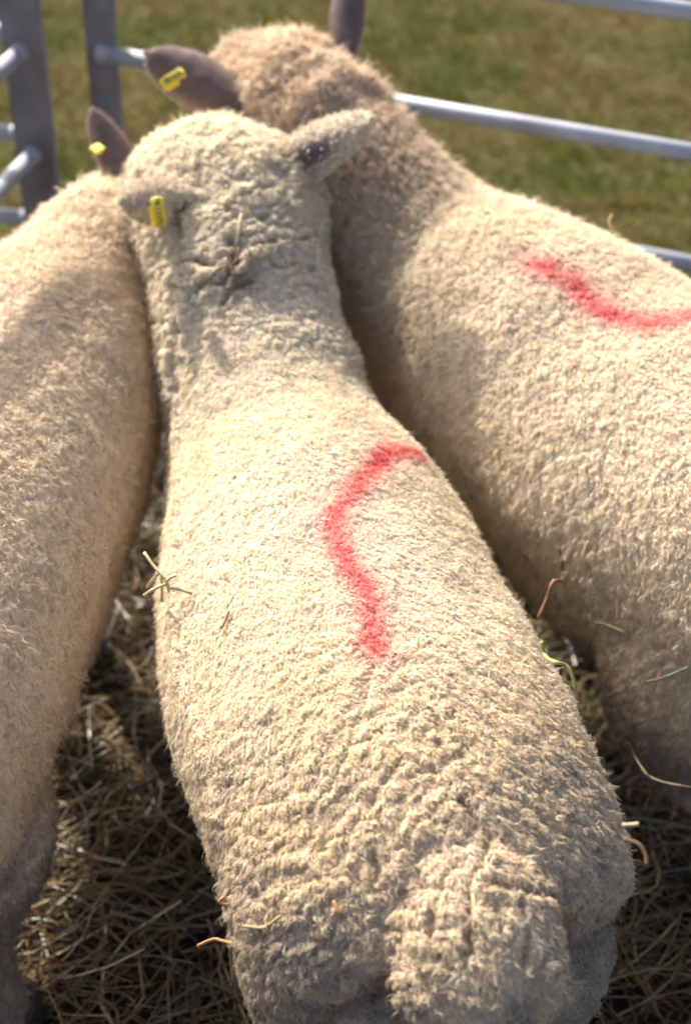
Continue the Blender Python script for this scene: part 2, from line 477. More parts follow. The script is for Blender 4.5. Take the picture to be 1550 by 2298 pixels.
def fleece(V, F, s, t, Ltot, col, fl, off, e, cfg):
    P0 = V[F]; area = .5*np.linalg.norm(np.cross(P0[:, 2]-P0[:, 0], P0[:, 3]-P0[:, 1]), axis=1)
    N = vert_normals(V, F)
    dens = fl['density']*FUR
    fc = P0.mean(1)
    nc = int(area.sum()*dens)
    w = area*fl.get('weight', lambda p: np.ones(len(p)))(fc)*cfg['rw'][F].mean(1)
    fi = rng.choice(len(F), nc, p=w/w.sum())
    u, v = rng.random(nc)[:, None], rng.random(nc)[:, None]
    def interp(A):
        return (A[F[fi, 0]]*(1-u)*(1-v)+A[F[fi, 1]]*u*(1-v)+A[F[fi, 2]]*u*v+A[F[fi, 3]]*(1-u)*v)
    p = interp(V); n_ = nrm(interp(N)); tt = nrm(interp(t)); c = interp(col)
    down = np.array([0, 0, -1.])
    flow = -tt*fl['back'] + down*fl['down'] + rng.normal(0, fl['rand'], (nc, 3)) + \
        .5*np.stack([vnoise(p*28, 40+k) for k in range(3)], 1)
    flow = flow - n_*np.sum(flow*n_, 1, keepdims=True); flow = nrm(flow)
    side = np.cross(n_, flow)
    sz = interp(np.stack([cfg['length'](V, s, Ltot)], 1))[:, 0]*rng.uniform(.7, 1.3, nc)
    stray = rng.random(nc) < .05; sz[stray] *= 1.7
    k = 6; ts = np.linspace(0, 1, k); m = fl['fibres']
    ph = rng.uniform(0, 6.28, nc); cr = rng.uniform(.5, 1.2, nc)*fl['curl']
    allP, allN, allC, allW = [], [], [], []
    for j in range(m):
        a = rng.uniform(0, 6.28, nc); rad = fl['spread']*np.sqrt(rng.random(nc))
        root = side*(np.cos(a)*rad)[:, None] + flow*(np.sin(a)*rad)[:, None]
        sp = .35 + .5*rng.random(nc)*(j > 0)
        l = sz*rng.uniform(.75, 1.2, nc)
        pj = ph + rng.normal(0, .5, nc); lift = fl['lift']*(1+.7*np.clip(sz/.0085-1, 0, 1))*rng.uniform(.6, 1.4, nc)
        X = []
        for q in ts:
            along = l*q; ang = pj+q*fl['turns']*6.28
            X.append(p + root*(1-q*(1-sp))[:, None] + flow*(along*(.35+.5*q))[:, None]
                     + n_*((lift*l*q*(1.15-.75*q))-.0012*(1-q))[:, None]
                     + side*(cr*l*.16*q**.5*np.sin(ang))[:, None] + n_*(cr*l*.12*q*np.cos(ang))[:, None])
        X = np.stack(X, 1)
        b = rng.uniform(.92, 1.07, nc)[:, None]
        cc = c*b
        dk = rng.random(nc) < fl.get('debris', .01); cc[dk] = cc[dk]*np.array([.5, .40, .33])
        root_shade = (.95+.08*ts)[None, :, None]  # root-to-tip shading painted into each fibre's colour
        allP.append(X); allN.append(nrm(n_+rng.normal(0, .20, (nc, 3)))); allC.append(np.clip(cc[:, None]*root_shade, 0, .92)); allW.append(rng.uniform(.7, 1.2, nc)*fl['width'])
    Vr, Fr, Cr = ribbons(np.concatenate(allP), np.concatenate(allW), np.concatenate(allN), np.concatenate(allC), [1, 1, .95, .85, .65, .2])
    mesh_from('fleece', Vr-off, [Fr], MAT['wool'], e, colors=Cr)

def paint_mask(p, pts, w, soft, k):
    d = poly_dist(p, pts) + .0045*fbm(p*55, 2, k) + .0045*fbm(p*200, 2, k+3)
    core = 1-smooth01(d, w-soft, w+soft)
    return core, np.exp(-(np.maximum(d-w, 0)/.028)**2)

def cellrelief(q, k):
    f1, f2 = worley(q, k)
    return np.clip((f2-f1)*1.6, 0, 1)**.6

WOOL_A = np.array([.905, .81, .655]); WOOL_DIRT = np.array([.40, .33, .28])
PAINT = np.array([.88, .135, .14])

# ---- middle sheep
TAIL_B = np.array([.150, .880, .70])
mid_rings = [
    [.142, .840, .49, .02, .02, .02], [.140, .848, .49, .15, .12, .15], [.130, .875, .50, .208, .160, .20],
    [.112, .935, .515, .224, .190, .21], [.075, 1.06, .535, .228, .205, .22], [.028, 1.18, .54, .234, .208, .23],
    [-.012, 1.32, .54, .232, .208, .23], [-.043, 1.46, .545, .213, .205, .23], [-.084, 1.58, .56, .184, .19, .22],
    [-.118, 1.68, .60, .153, .165, .20], [-.150, 1.78, .655, .135, .145, .17], [-.175, 1.87, .72, .135, .135, .15],
    [-.198, 1.95, .775, .140, .122, .13], [-.222, 2.03, .795, .150, .110, .12], [-.250, 2.095, .775, .128, .095, .10],
    [-.275, 2.15, .70, .078, .085, .08], [-.292, 2.185, .625, .055, .06, .06], [-.30, 2.20, .57, .042, .045, .045], [-.302, 2.205, .55, .01, .01, .01]]

MID_PAINT_PX = [(985, 1045), (930, 1020), (880, 1012), (850, 1030), (825, 1065), (790, 1100), (757, 1145), (750, 1185), (762, 1225), (785, 1270), (805, 1310), (827, 1350), (832, 1400), (828, 1435), (845, 1462)]
PAINT_PTS = {}

def mid_relief(p, N, s, t, L_):
    dt = np.linalg.norm(p-TAIL_B, axis=1)
    rump = 1-smooth01(s, .18, .52); neck = smooth01(s, .88, .98)*(1-smooth01(s, 1.26, 1.40))
    head = smooth01(s, 1.15, 1.3)
    q = p + .004*np.stack([vnoise(p*60, 11+k) for k in range(3)], 1)
    fine = cellrelief(q/np.array([.0075, .0065, .007]), 1)
    # folds fanning out from the dock
    rel = q-TAIL_B; th = np.arctan2(rel[:, 0], -rel[:, 1]+.0001)
    rad = np.linalg.norm(rel, axis=1)
    lat = (q[:, 0]-.142)*.95 + (q[:, 1]-.95)*.30
    arc = .21*np.arctan2(lat, np.maximum(q[:, 2]-.50, .03)); bk = (.95-q[:, 1]) + np.maximum(.665-q[:, 2], 0)*.9
    al = np.abs(arc); tl = np.exp(-(arc/.085)**2)*smooth01(bk, .06, .16); ang = .87*(1-.75*tl)
    uu = al*np.sin(ang)+bk*np.cos(ang); vv = al*np.cos(ang)-bk*np.sin(ang)
    wob = .008*vnoise(p*22, 24)
    fan = np.clip(cellrelief(np.stack([uu/.040, (vv+wob)/.0108, np.sign(arc)*2.0], 1), 21)**1.67*2.4, 0, 1)**.8
    fan2 = np.clip(cellrelief(np.stack([uu/.0110, (vv+wob)/.0062, np.sign(arc)*2.0], 1), 27)**1.67*1.8, 0, 1)
    cross = cellrelief((q + .012*np.stack([vnoise(p*18, 51+k) for k in range(3)], 1))@np.array([[1/.045, 0, 0], [0, 1/.017, 0], [0, 0, 1/.024]]), 31)
    cross = np.clip(cross*1.9, 0, 1)
    lump = cellrelief(q/.016, 41)
    nm = np.clip(.55+1.6*fbm(p*7, 2, 66), .15, 1)
    rk = (1-smooth01(s, .08, .46))*(1-smooth01(rad, .22, .48))
    h = .0024*fine + rk*((.0058-.0030*tl)*fan+.0018*fan2) + neck*(.014*cross*nm+.0045*lump) + head*(.0065*lump+.010*fbm(p*17, 2, 68))
    wgt = 1 - neck*nm*.8*(1-cross) - rk*.5*(1-fan) - head*.4*(1-lump)
    h = h + .006*fbm(p*9, 2, 61) + .0035*fbm(p*24, 2, 62)*(1-.4*rump)
    return h, np.clip(wgt, .05, 1)

def mid_colour(p, N, s, t, L_):
    n1 = fbm(p*12, 3, 71); n2 = fbm(p*45, 2, 72)
    c = WOOL_A[None]*(1+.06*n1+.05*n2)[:, None]
    yel = np.clip(.5+fbm(p*6, 2, 75), 0, 1)[:, None]; c = c*(1-yel*.5*np.array([0, .02, .16]))
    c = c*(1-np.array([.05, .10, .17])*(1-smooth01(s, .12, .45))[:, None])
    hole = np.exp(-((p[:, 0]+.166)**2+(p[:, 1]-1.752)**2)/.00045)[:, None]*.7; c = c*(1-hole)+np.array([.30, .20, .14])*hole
    pale = np.exp(-((p[:, 0]-.10)**2+(p[:, 1]-1.17)**2)/.012)[:, None]; c = c*(1-pale*.5)+np.array([.88, .79, .68])*pale*.5
    dirt = smooth01(.72-p[:, 2]+.12*n1+.07*n2, 0, .30)*(1-smooth01(p[:, 1], .90, 1.10))  # rump dirt, carried higher to put some of the rump's shade into the colour
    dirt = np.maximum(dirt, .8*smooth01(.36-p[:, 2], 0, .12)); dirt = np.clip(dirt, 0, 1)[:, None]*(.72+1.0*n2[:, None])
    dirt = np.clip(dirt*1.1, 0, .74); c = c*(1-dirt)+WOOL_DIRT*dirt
    m, glow = paint_mask(p, PAINT_PTS['mid'], .0130, .0130, 81); top = (p[:, 2] > .6)
    m = (m*(.82+.35*n2)*top)[:, None]; m = np.clip(m, 0, .84); g = (glow*.20*top)[:, None]
    tintp = np.array([.88, .50, .47]); c = c*(1-g)+tintp*g
    return c*(1-m)+PAINT*m

def mid_weight(p):
    return np.where(p[:, 2] < .36, .35, 1.)*np.where(p[:, 1] < 1.1, 1.15, 1)

# ---- right sheep
right_rings = [
    [.84, 1.21, .54, .02, .02, .02], [.835, 1.215, .54, .15, .13, .15], [.82, 1.24, .545, .20, .18, .22],
    [.78, 1.295, .555, .240, .22, .27], [.71, 1.38, .57, .262, .235, .32], [.60, 1.51, .58, .268, .242, .33],
    [.49, 1.64, .58, .264, .240, .32], [.385, 1.765, .585, .250, .234, .30], [.285, 1.87, .605, .225, .234, .28],
    [.20, 1.955, .64, .186, .202, .24], [.12, 2.025, .68, .145, .158, .19], [.045, 2.08, .740, .124, .130, .15],
    [-.015, 2.12, .80, .115, .115, .13], [-.062, 2.165, .843, .110, .098, .12], [-.106, 2.22, .872, .106, .088, .11],
    [-.15, 2.28, .870, .094, .082, .10], [-.175, 2.335, .84, .078, .08, .08], [-.19, 2.38, .78, .058, .062, .062],
    [-.20, 2.41, .72, .045, .048, .048], [-.203, 2.42, .70, .01, .01, .01]]

RIGHT_PAINT_PX = [(1195, 598), (1225, 603), (1262, 622), (1295, 650), (1325, 680), (1365, 705), (1410, 722), (1455, 730), (1500, 722), (1560, 712), (1640, 690), (1720, 640)]

def side_relief(seed, sc=1.0):
    def f(p, N, s, t, L_):
        neck = smooth01(s, L_*.60, L_*.70)
        q = p + .004*np.stack([vnoise(p*60, seed+k) for k in range(3)], 1)
        fine = cellrelief(q/np.array([.0085, .0085, .0115]), seed+1)
        lump = cellrelief(q/.019, seed+7)
        flank = smooth01(.70-p[:, 2], 0, .15)
        tang = cellrelief((q+.010*np.stack([vnoise(p*22, seed+9+k) for k in range(3)], 1))/np.array([.012, .012, .045]), seed+4)
        hd = smooth01(s, L_*.72, L_*.80)
        h = .0036*fine + flank*.0065*tang + .003*lump*(1-flank) + neck*.007*lump + hd*(.022*fbm(p*16, 2, seed+12)+.008*lump) + .007*fbm(p*8, 2, seed+5) + .0035*fbm(p*22, 2, seed+6)
        return h, np.ones(len(p))
    return f

WOOL_B = np.array([.885, .775, .60]); WOOL_C = np.array([.87, .75, .58])
def right_colour(p, N, s, t, L_):
    n1 = fbm(p*10, 3, 171); n2 = fbm(p*40, 2, 172)
    c = WOOL_B[None]*(1+.07*n1+.05*n2)[:, None]
    nk = smooth01(s, L_*.60, L_*.74)[:, None]; c = c*(1-nk)+np.array([.80, .655, .49])*(1+.06*n2[:, None])*nk
    dirt = np.clip(smooth01(.47-p[:, 2]+.07*n1+.04*n2, 0, .16), 0, .85)[:, None]; c = c*(1-dirt)+WOOL_DIRT*1.05*dirt
    m, glow = paint_mask(p, PAINT_PTS['right'], .0140, .0145, 181); top = p[:, 2] > .62
    m = (np.clip(m*(.72+.5*n2), 0, .84)*top)[:, None]; g = (glow*.30*top)[:, None]
    c = c*(1-g)+np.array([.90, .46, .42])*g
    return c*(1-m)+PAINT*m

# ---- left sheep
left_rings = [
    [-.61, .86, .52, .02, .02, .02], [-.61, .87, .52, .11, .11, .13], [-.605, .91, .53, .18, .175, .19],
    [-.595, .99, .54, .215, .205, .23], [-.580, 1.12, .555, .226, .215, .245], [-.56, 1.26, .565, .226, .215, .25],
    [-.54, 1.40, .57, .222, .215, .25], [-.52, 1.54, .575, .215, .215, .25], [-.50, 1.68, .585, .205, .210, .24],
    [-.48, 1.80, .60, .185, .195, .22], [-.455, 1.90, .615, .158, .165, .19], [-.43, 1.98, .635, .132, .14, .15],
    [-.415, 2.05, .650, .115, .120, .13], [-.41, 2.12, .645, .10, .105, .11], [-.42, 2.18, .61, .088, .09, .09],
    [-.435, 2.23, .55, .068, .07, .07], [-.45, 2.26, .48, .05, .055, .055], [-.455, 2.27, .45, .042, .045, .045], [-.457, 2.272, .435, .01, .01, .01]]

def left_colour(p, N, s, t, L_):
    n1 = fbm(p*10, 3, 271); n2 = fbm(p*40, 2, 272)
    c = WOOL_C[None]*(1+.07*n1+.05*n2)[:, None]
    dirt = np.clip(smooth01(.50-p[:, 2]+.08*n1+.04*n2, 0, .2), 0, .8)[:, None]; c = c*(1-dirt)+np.array([.42, .33, .26])*dirt
    return c

def frame_ear(base, tip, face):
    base = np.array(base, float); tip = np.array(tip, float); a = tip-base; L_ = np.linalg.norm(a); a = a/L_
    n = np.array(face, float); n = n-a*(n@a); n = n/np.linalg.norm(n); return base, a, n, np.cross(a, n), L_

def ear(parent, off, base, tip, face, W, cup, col, rim, fuzz=.003, bend=.0, inner=None, wool=0, k0=0, name='ear', taper=2.3, patch=None, peak=1.7):
    base, a, n, s, L_ = frame_ear(base, tip, face)
    nu, nv = 30, 17
    U, Vv = np.meshgrid(np.linspace(0, 1, nu), np.linspace(-1, 1, nv), indexing='ij')
    prof = (.50+.50*np.sin(np.clip(U*peak, 0, 1)*math.pi/2)**1.2)*np.sqrt(np.clip(1-(np.clip(U-.30, 0, 1)/.70)**taper, 0, 1))
    w = W*prof+.0015
    def surf(d):
        ang = Vv*(.5+cup)
        X = np.sin(ang)/math.sin(.5+cup)
        Z = (np.cos(ang)-1)/math.sin(.5+cup)
        roll = np.exp(-U*3.2)*.9
        P = base + a*(L_*U)[..., None] + s*(w*X*(1-.35*roll))[..., None] + n*(w*Z*(1+roll) + bend*L_*U**2 + d*(1-.55*np.abs(Vv)**3))[..., None]
        return P
    A = surf(.003); B = surf(-.002)
    V = np.vstack([A.reshape(-1, 3), B.reshape(-1, 3)]); m = nu*nv
    i, j = np.meshgrid(np.arange(nu-1), np.arange(nv-1), indexing='ij'); q = (i*nv+j).ravel()
    Q = np.stack([q, q+1, q+nv+1, q+nv], 1)
    Q2 = Q[:, ::-1]+m
    edge = []
    idx = np.arange(m).reshape(nu, nv)
    loop = np.concatenate([idx[0, :], idx[1:, -1], idx[-1, -2::-1], idx[-2:0:-1, 0]])
    lp = np.roll(loop, -1); edge = np.stack([lp, loop, loop+m, lp+m], 1)
    r = (np.abs(Vv)**5).ravel(); r = np.maximum(r, smooth01(U, .9, 1).ravel())
    col = np.array(col); rim = np.array(rim); inner = col if inner is None else np.array(inner)
    nz = 1+.14*fbm(V*50, 3, 300+k0)
    C = np.vstack([col*(1-r[:, None])+rim*r[:, None], inner*(1-r[:, None])+rim*r[:, None]])*nz[:, None]
    if patch:
        pu, pv, ru, rv, pc = patch
        mk = np.clip(1.4-np.hypot((U-pu)/ru, (Vv-pv)/rv), 0, 1).ravel()[:, None]
        C[:m] = C[:m]*(1-mk)+np.array(pc)*mk
    V = V + (.0018*fbm(V*70, 2, 310+k0))[:, None]*n
    o = mesh_from(name, V-off, [Q, Q2, edge], MAT['wool'], parent, colors=C)
    # short hair
    nf = int(9000*(1 if FUR > 0 else 0)); gi = rng.integers(0, m, nf); gi = np.where(rng.random(nf) < .3, rng.choice(loop, nf), gi)
    sidef = np.where(rng.random(nf) < .5, 0, 1)
    if nf:
        p = V[gi+sidef*m] + s*rng.normal(0, .0015, nf)[:, None] + a*rng.normal(0, .0015, nf)[:, None]
        nn = np.where(sidef[:, None] == 0, n, -n); vv = Vv.ravel()[gi]
        nn = nrm(nn + s*(vv*.8)[:, None])
        out = s*(vv**5*1.0)[:, None]
        d = nrm(a*.9 + out + nn*.35 + rng.normal(0, .3, (nf, 3)))
        ln = fuzz*rng.uniform(.6, 1.6, nf); tsf = np.array([0, .5, 1.])
        P = p[:, None] + d[:, None]*(ln[:, None]*tsf)[..., None] - nn[:, None]*(ln[:, None]*.25*tsf**2)[..., None]
        Vr, Fr, Cr = ribbons(P, np.full(nf, .00028), nrm(nn+rng.normal(0, .3, (nf, 3))), np.clip(C[gi+sidef*m]*rng.uniform(.8, 1.35, nf)[:, None], 0, .9), [1, .8, .2])
        mesh_from('ear_hair', Vr-off, [Fr], MAT['wool'], o, colors=Cr)
    if wool and nf:
        # curly wool tufts on the ear
        nw = wool; gi = rng.integers(0, m, nw); ok = U.ravel()[gi] < rng.random(nw)**.6; gi = gi[ok]; nw = len(gi)
        side2 = np.where(rng.random(nw) < .75, 0, 1)
        if patch:
            ok = (np.hypot((U.ravel()[gi]-pu)/ru, (Vv.ravel()[gi]-pv)/rv) > .85) | (rng.random(nw) < .18) | (side2 == 1)
            gi, side2 = gi[ok], side2[ok]; nw = len(gi)
        p = V[gi+side2*m]; nn = np.where(side2[:, None] == 0, n, -n)
        m2 = 6; k = 6; tt = np.linspace(0, 1, k); aP, aC, aN = [], [], []
        fl = nrm(a*.7+rng.normal(0, .5, (nw, 3))); fl = fl-nn*np.sum(fl*nn, 1, keepdims=True); sd = np.cross(nn, fl); ph = rng.uniform(0, 6.28, nw)
        sz = rng.uniform(.006, .012, nw)
        for jf in range(m2):
            rt = fl*rng.normal(0, .0016, nw)[:, None]+sd*rng.normal(0, .0016, nw)[:, None]
            X = np.stack([p+rt*(1-q*.6)+fl*(sz*q*.8)[:, None]+nn*(sz*q*(1.1-.8*q))[:, None]+sd*(sz*.22*q*np.sin(ph+q*8))[:, None] for q in tt], 1)
            aP.append(X); aN.append(nrm(nn+rng.normal(0, .3, (nw, 3)))); aC.append(np.tile(rim, (nw, 1))*rng.uniform(.85, 1.1, nw)[:, None])
        Vr, Fr, Cr = ribbons(np.concatenate(aP), np.full(nw*m2, .00045), np.concatenate(aN), np.clip(np.concatenate(aC), 0, .9), [1, 1, .95, .85, .6, .2])
        mesh_from('wool_tufts', Vr-off, [Fr], MAT['wool'], o, colors=Cr)
    return o

def strip_tag(parent, off, path, wdir, W, text, tpos, tsize, disc=None):
    """bent plastic band: path of points, width direction"""
    P = catmull(path, 8); T = nrm(np.gradient(P, axis=0)); w = np.array(wdir, float); w = w/np.linalg.norm(w)
    Wd = nrm(w - T*(T@w)[:, None]); Nn = np.cross(Wd, T)
    if (Nn[3] @ (CAM_P-P[3])) < 0: Wd = -Wd; Nn = -Nn
    th = .0011; n = len(P); sgrid = np.linspace(0, 1, n)
    ww = W*(1+.22*np.exp(-((sgrid-.04)/.07)**2)); ww[0] *= .55; ww[1] *= .85; ww[-1] *= .7
    V = np.concatenate([P-Wd*ww[:, None]+Nn*th, P+Wd*ww[:, None]+Nn*th, P+Wd*ww[:, None]-Nn*th, P-Wd*ww[:, None]-Nn*th])
    i = np.arange(n-1); Q = []
    for k in range(4):
        a = k*n; b = ((k+1) % 4)*n; Q.append(np.stack([a+i, b+i, b+i+1, a+i+1], 1))
    Q = np.vstack(Q + [np.array([[0, 3*n, 2*n, n], [n-1, 2*n-1, 3*n-1, 4*n-1]])])
    o = mesh_from('ear_tag', V-off, [Q], MAT['tagm'], parent, smooth=False)
    bv = o.modifiers.new('b', 'BEVEL'); bv.width = .0006; bv.segments = 2
    # stud
    j = int(.07*n); v, q, t = tube(P[j]-Nn[j]*.004, P[j]+Nn[j]*.0028, W*.42, 14); mesh_from('tag_stud', v-off, [q, t], MAT['tagm'], o, smooth=False)
    for tx, u, sz in zip(text, tpos, tsize):
        j = int(u*(n-1)); cu = bpy.data.curves.new('t', 'FONT'); cu.body = tx; cu.size = sz; cu.align_x = 'CENTER'; cu.align_y = 'CENTER'; cu.extrude = .0002
        to = bpy.data.objects.new('t', cu); COL.objects.link(to); dg = bpy.context.evaluated_depsgraph_get()
        me = bpy.data.meshes.new_from_object(to.evaluated_get(dg)); bpy.data.objects.remove(to); me.name = 'tag_number'
        me.materials.clear(); me.materials.append(MAT['ink'])
        X = -T[j]; Y = Wd[j]; Z = np.cross(X, Y)
        if (Z@Nn[j]) < 0: Y = -Y; Z = -Z
        pos = P[j]+Nn[j]*(th+.0003) if True else P[j]
        Mx = Matrix(((X[0], Y[0], Z[0], pos[0]-off[0]), (X[1], Y[1], Z[1], pos[1]-off[1]), (X[2], Y[2], Z[2], pos[2]-off[2]), (0, 0, 0, 1)))
        me.transform(Mx); ob = bpy.data.objects.new('tag_number', me); COL.objects.link(ob); ob.parent = o
    return o

def eyes(parent, off, a, b):
    for p in (a, b):
        bm = bmesh.new(); bmesh.ops.create_uvsphere(bm, u_segments=16, v_segments=10, radius=.011)
        bmesh.ops.translate(bm, verts=bm.verts, vec=Vector(np.array(p)-off)); me = bpy.data.meshes.new('eye'); bm.to_mesh(me); bm.free()
        for f in me.polygons: f.use_smooth = True
        me.materials.append(MAT['eye']); o = bpy.data.objects.new('eye', me); COL.objects.link(o); o.parent = parent

FL = dict(density=60000, fibres=5, back=.55, down=.5, rand=.5, spread=.0018, lift=.45, turns=1.15, curl=1.4, width=.00029, debris=.008)

def build_mid():
    legs = [((.045, .925, .52), (.03, .93, .30), (.03, .92, .20), (.03, .93, .03), (.140, .115, .045)),
            ((.192, .935, .52), (.202, .935, .30), (.215, .92, .20), (.22, .93, .03), (.130, .105, .045)),
            ((-.16, 1.56, .42), (-.17, 1.57, .32), (-.17, 1.58, .2), (-.17, 1.58, .03), (.085, .045, .03)),
            ((-.02, 1.62, .42), (-.01, 1.63, .32), (-.01, 1.64, .2), (-.01, 1.64, .03), (.085, .045, .03))]
    tail = [[.130, .985, .615, .03, .02, .02], [.132, .940, .630, .055, .036, .04], [.138, .895, .636, .066, .046, .04], [.145, .848, .636, .075, .052, .045], [.152, .802, .618, .083, .056, .045],
            [.157, .772, .592, .084, .054, .04], [.160, .758, .566, .074, .046, .035], [.161, .758, .545, .052, .034, .02], [.161, .764, .530, .012, .010, .010]]
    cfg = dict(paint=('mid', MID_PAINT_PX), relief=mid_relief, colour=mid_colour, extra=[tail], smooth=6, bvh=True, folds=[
        ([(412, 596), (440, 588), (478, 600), (500, 588), (532, 574)], .010, .0038), ([(440, 668), (468, 640), (500, 636), (522, 604), (540, 580)], .012, .0045),
        ([(522, 548), (540, 566), (530, 588)], .013, .008), ([(556, 572), (600, 548), (652, 545), (706, 528)], .010, .0032),
        ([(560, 590), (600, 588), (622, 606), (650, 596), (690, 606), (748, 588)], .010, .0036), ([(450, 492), (505, 480), (540, 452), (602, 432)], .009, .0032),
        ([(765, 700), (785, 712), (806, 716)], .012, .005),
        ([(500, 690), (528, 652), (560, 640)], .008, .0035), ([(660, 640), (700, 652), (742, 640)], .007, .0032), ([(395, 640), (425, 655), (440, 690)], .008, .0035),
        ([(560, 500), (600, 490), (650, 500)], .006, .003), ([(380, 480), (400, 500), (412, 530)], .012, .006),
        ([(955, 1590), (992, 1655), (968, 1695), (975, 1750)], .005, .0026), ([(1035, 1800), (1062, 1850), (1092, 1892), (1070, 1960)], .008, .0036), ([(1085, 1988), (1140, 1992), (1190, 2005), (1240, 2032)], .011, .0036),
        ([(905, 2090), (925, 2150), (960, 2215), (1000, 2255)], .006, .005), ([(1256, 1960), (1262, 2040), (1258, 2110), (1235, 2180)], .005, .005),
        ([(1020, 1950), (985, 2020), (968, 2090), (985, 2150)], .006, .0026), ([(1062, 1930), (1052, 2010), (1050, 2090), (1062, 2150)], .007, .0026), ([(1105, 2010), (1118, 2090), (1112, 2170)], .006, .0024),
        ([(1160, 2030), (1182, 2100), (1170, 2170)], .006, .0026), ([(960, 1990), (930, 2050), (925, 2100)], .005, .0024), ([(1040, 2140), (1045, 2190), (1060, 2240)], .005, .0024), ([(1210, 2040), (1224, 2100), (1212, 2160)], .005, .0024),
        ([(396, 640), (412, 760), (402, 840), (408, 1000), (405, 1200), (408, 1400), (424, 1520), (474, 1690), (502, 1800)], .011, .0060),  # long groove carved to stand in for a thin shadow line down the side
        ([(835, 1500), (800, 1640), (745, 1760), (690, 1830)], .003, .003), ([(900, 1700), (850, 1780), (830, 1860), (845, 1960)], .005, .003)],
        
               fleece=dict(FL, weight=mid_weight, density=100000),
               length=lambda V, s, L_: .0088*(1+.55*smooth01(s, 1.15, 1.35)))
    e, off, bvh = sheep('sheep', mid_rings, legs, cfg, 'cream woolly sheep in the middle seen from behind, wavy red paint stroke down its back')
    cream = (.84, .74, .59)
    ear(e, off, atz(435, 440, .875), atz(272, 452, .885), (.15, -.75, .65), .040, .55, (.80, .71, .58), cream, .005, wool=2200, k0=1, taper=1.1, peak=4, patch=(.16, -.5, .16, .4, (.26, .20, .18)), inner=(.25, .19, .17))
    ear(e, off, atz(620, 345, .895), atz(828, 262, .975), (-.05, -.55, .80), .050, .45, (.80, .71, .59), cream, .004, wool=1500, k0=2, taper=1.05, peak=4, patch=(.36, .45, .26, .34, (.17, .13, .13)), inner=(.25, .2, .2), bend=-.03)
    A = atz(352, 441, .908); B = atz(361, 492, .883); Cc = atz(357, 508, .866)
    strip_tag(e, off, [A, (A+B)/2+[0, -.0035, .002], B, Cc+[0, .001, 0], Cc+[-.004, .008, .002], (A+B)/2+[-.009, .016, -.006]], (1, .12, -.10), .0085, ['R', '00111'], [.13, .36], [.010, .012])
    eyes(e, off, (-.345, 2.125, .70), (-.195, 2.16, .70))
    return bvh, off

def build_right():
    legs = [((.58, 1.38, .42), (.55, 1.37, .32), (.61, 1.31, .20), (.60, 1.33, .03), (.13, .08, .034)),
            ((.82, 1.45, .42), (.78, 1.50, .33), (.85, 1.42, .24), (.84, 1.43, .03), (.12, .06, .034)),
            ((.23, 1.80, .42), (.22, 1.81, .32), (.22, 1.81, .2), (.22, 1.81, .03), (.085, .045, .03)),
            ((.36, 1.96, .42), (.35, 1.97, .32), (.35, 1.97, .2), (.35, 1.97, .03), (.085, .045, .03))]
    haunch = [[.64, 1.46, .60, .05, .05, .05], [.59, 1.43, .55, .17, .16, .17], [.545, 1.40, .47, .18, .17, .17], [.535, 1.38, .39, .16, .15, .15], [.545, 1.36, .32, .125, .12, .12], [.56, 1.34, .26, .08, .08, .08], [.57, 1.34, .235, .03, .03, .03]]
    cfg = dict(paint=('right', RIGHT_PAINT_PX), relief=side_relief(100), colour=right_colour, smooth=12, bvh=True, extra=[haunch],
               fleece=dict(FL, back=.35, down=.9, lift=.58, density=60000, weight=lambda p: np.where((p[:, 0] > 1.0) | (p[:, 2] < .3), .3, 1.)),
               length=lambda V, s, L_: .0100+.009*smooth01(s, .88, 1.1))
    e, off, bvh = sheep('sheep', right_rings, legs, cfg, 'cream sheep on the right standing against the far rail, red paint curve across its back')
    grey = (.235, .170, .160); rim = (.52, .42, .37)
    fc = (.05, -.80, .55)
    lb, lt = atz(545, 225, .905), atz(328, 118, .955)
    ear(e, off, lb, lt, (.10, -.80, .6), .050, .35, grey, rim, .003, bend=-.02, k0=3, taper=1.7)
    ear(e, off, atz(778, 150, .93), atz(798, -70, 1.05), (.3, -.85, .4), .031, .45, grey, rim, .003, k0=4)
    b, a, n, s, L_ = frame_ear(lb, lt, (.10, -.80, .6))
    A = atz(415, 163, .944)+n*.006; B = atz(378, 183, .937)+n*.005
    strip_tag(e, off, [A, (A+B)/2+n*.001, B, B+(B-A)*.35-n*.008, B+(B-A)*.2-n*.018, (A+B)/2-n*.018], np.cross(B-A, n), .0085, ['R', '00161'], [.12, .32], [.009, .012])
    eyes(e, off, (-.235, 2.33, .86), (-.095, 2.37, .86))
    return bvh, off

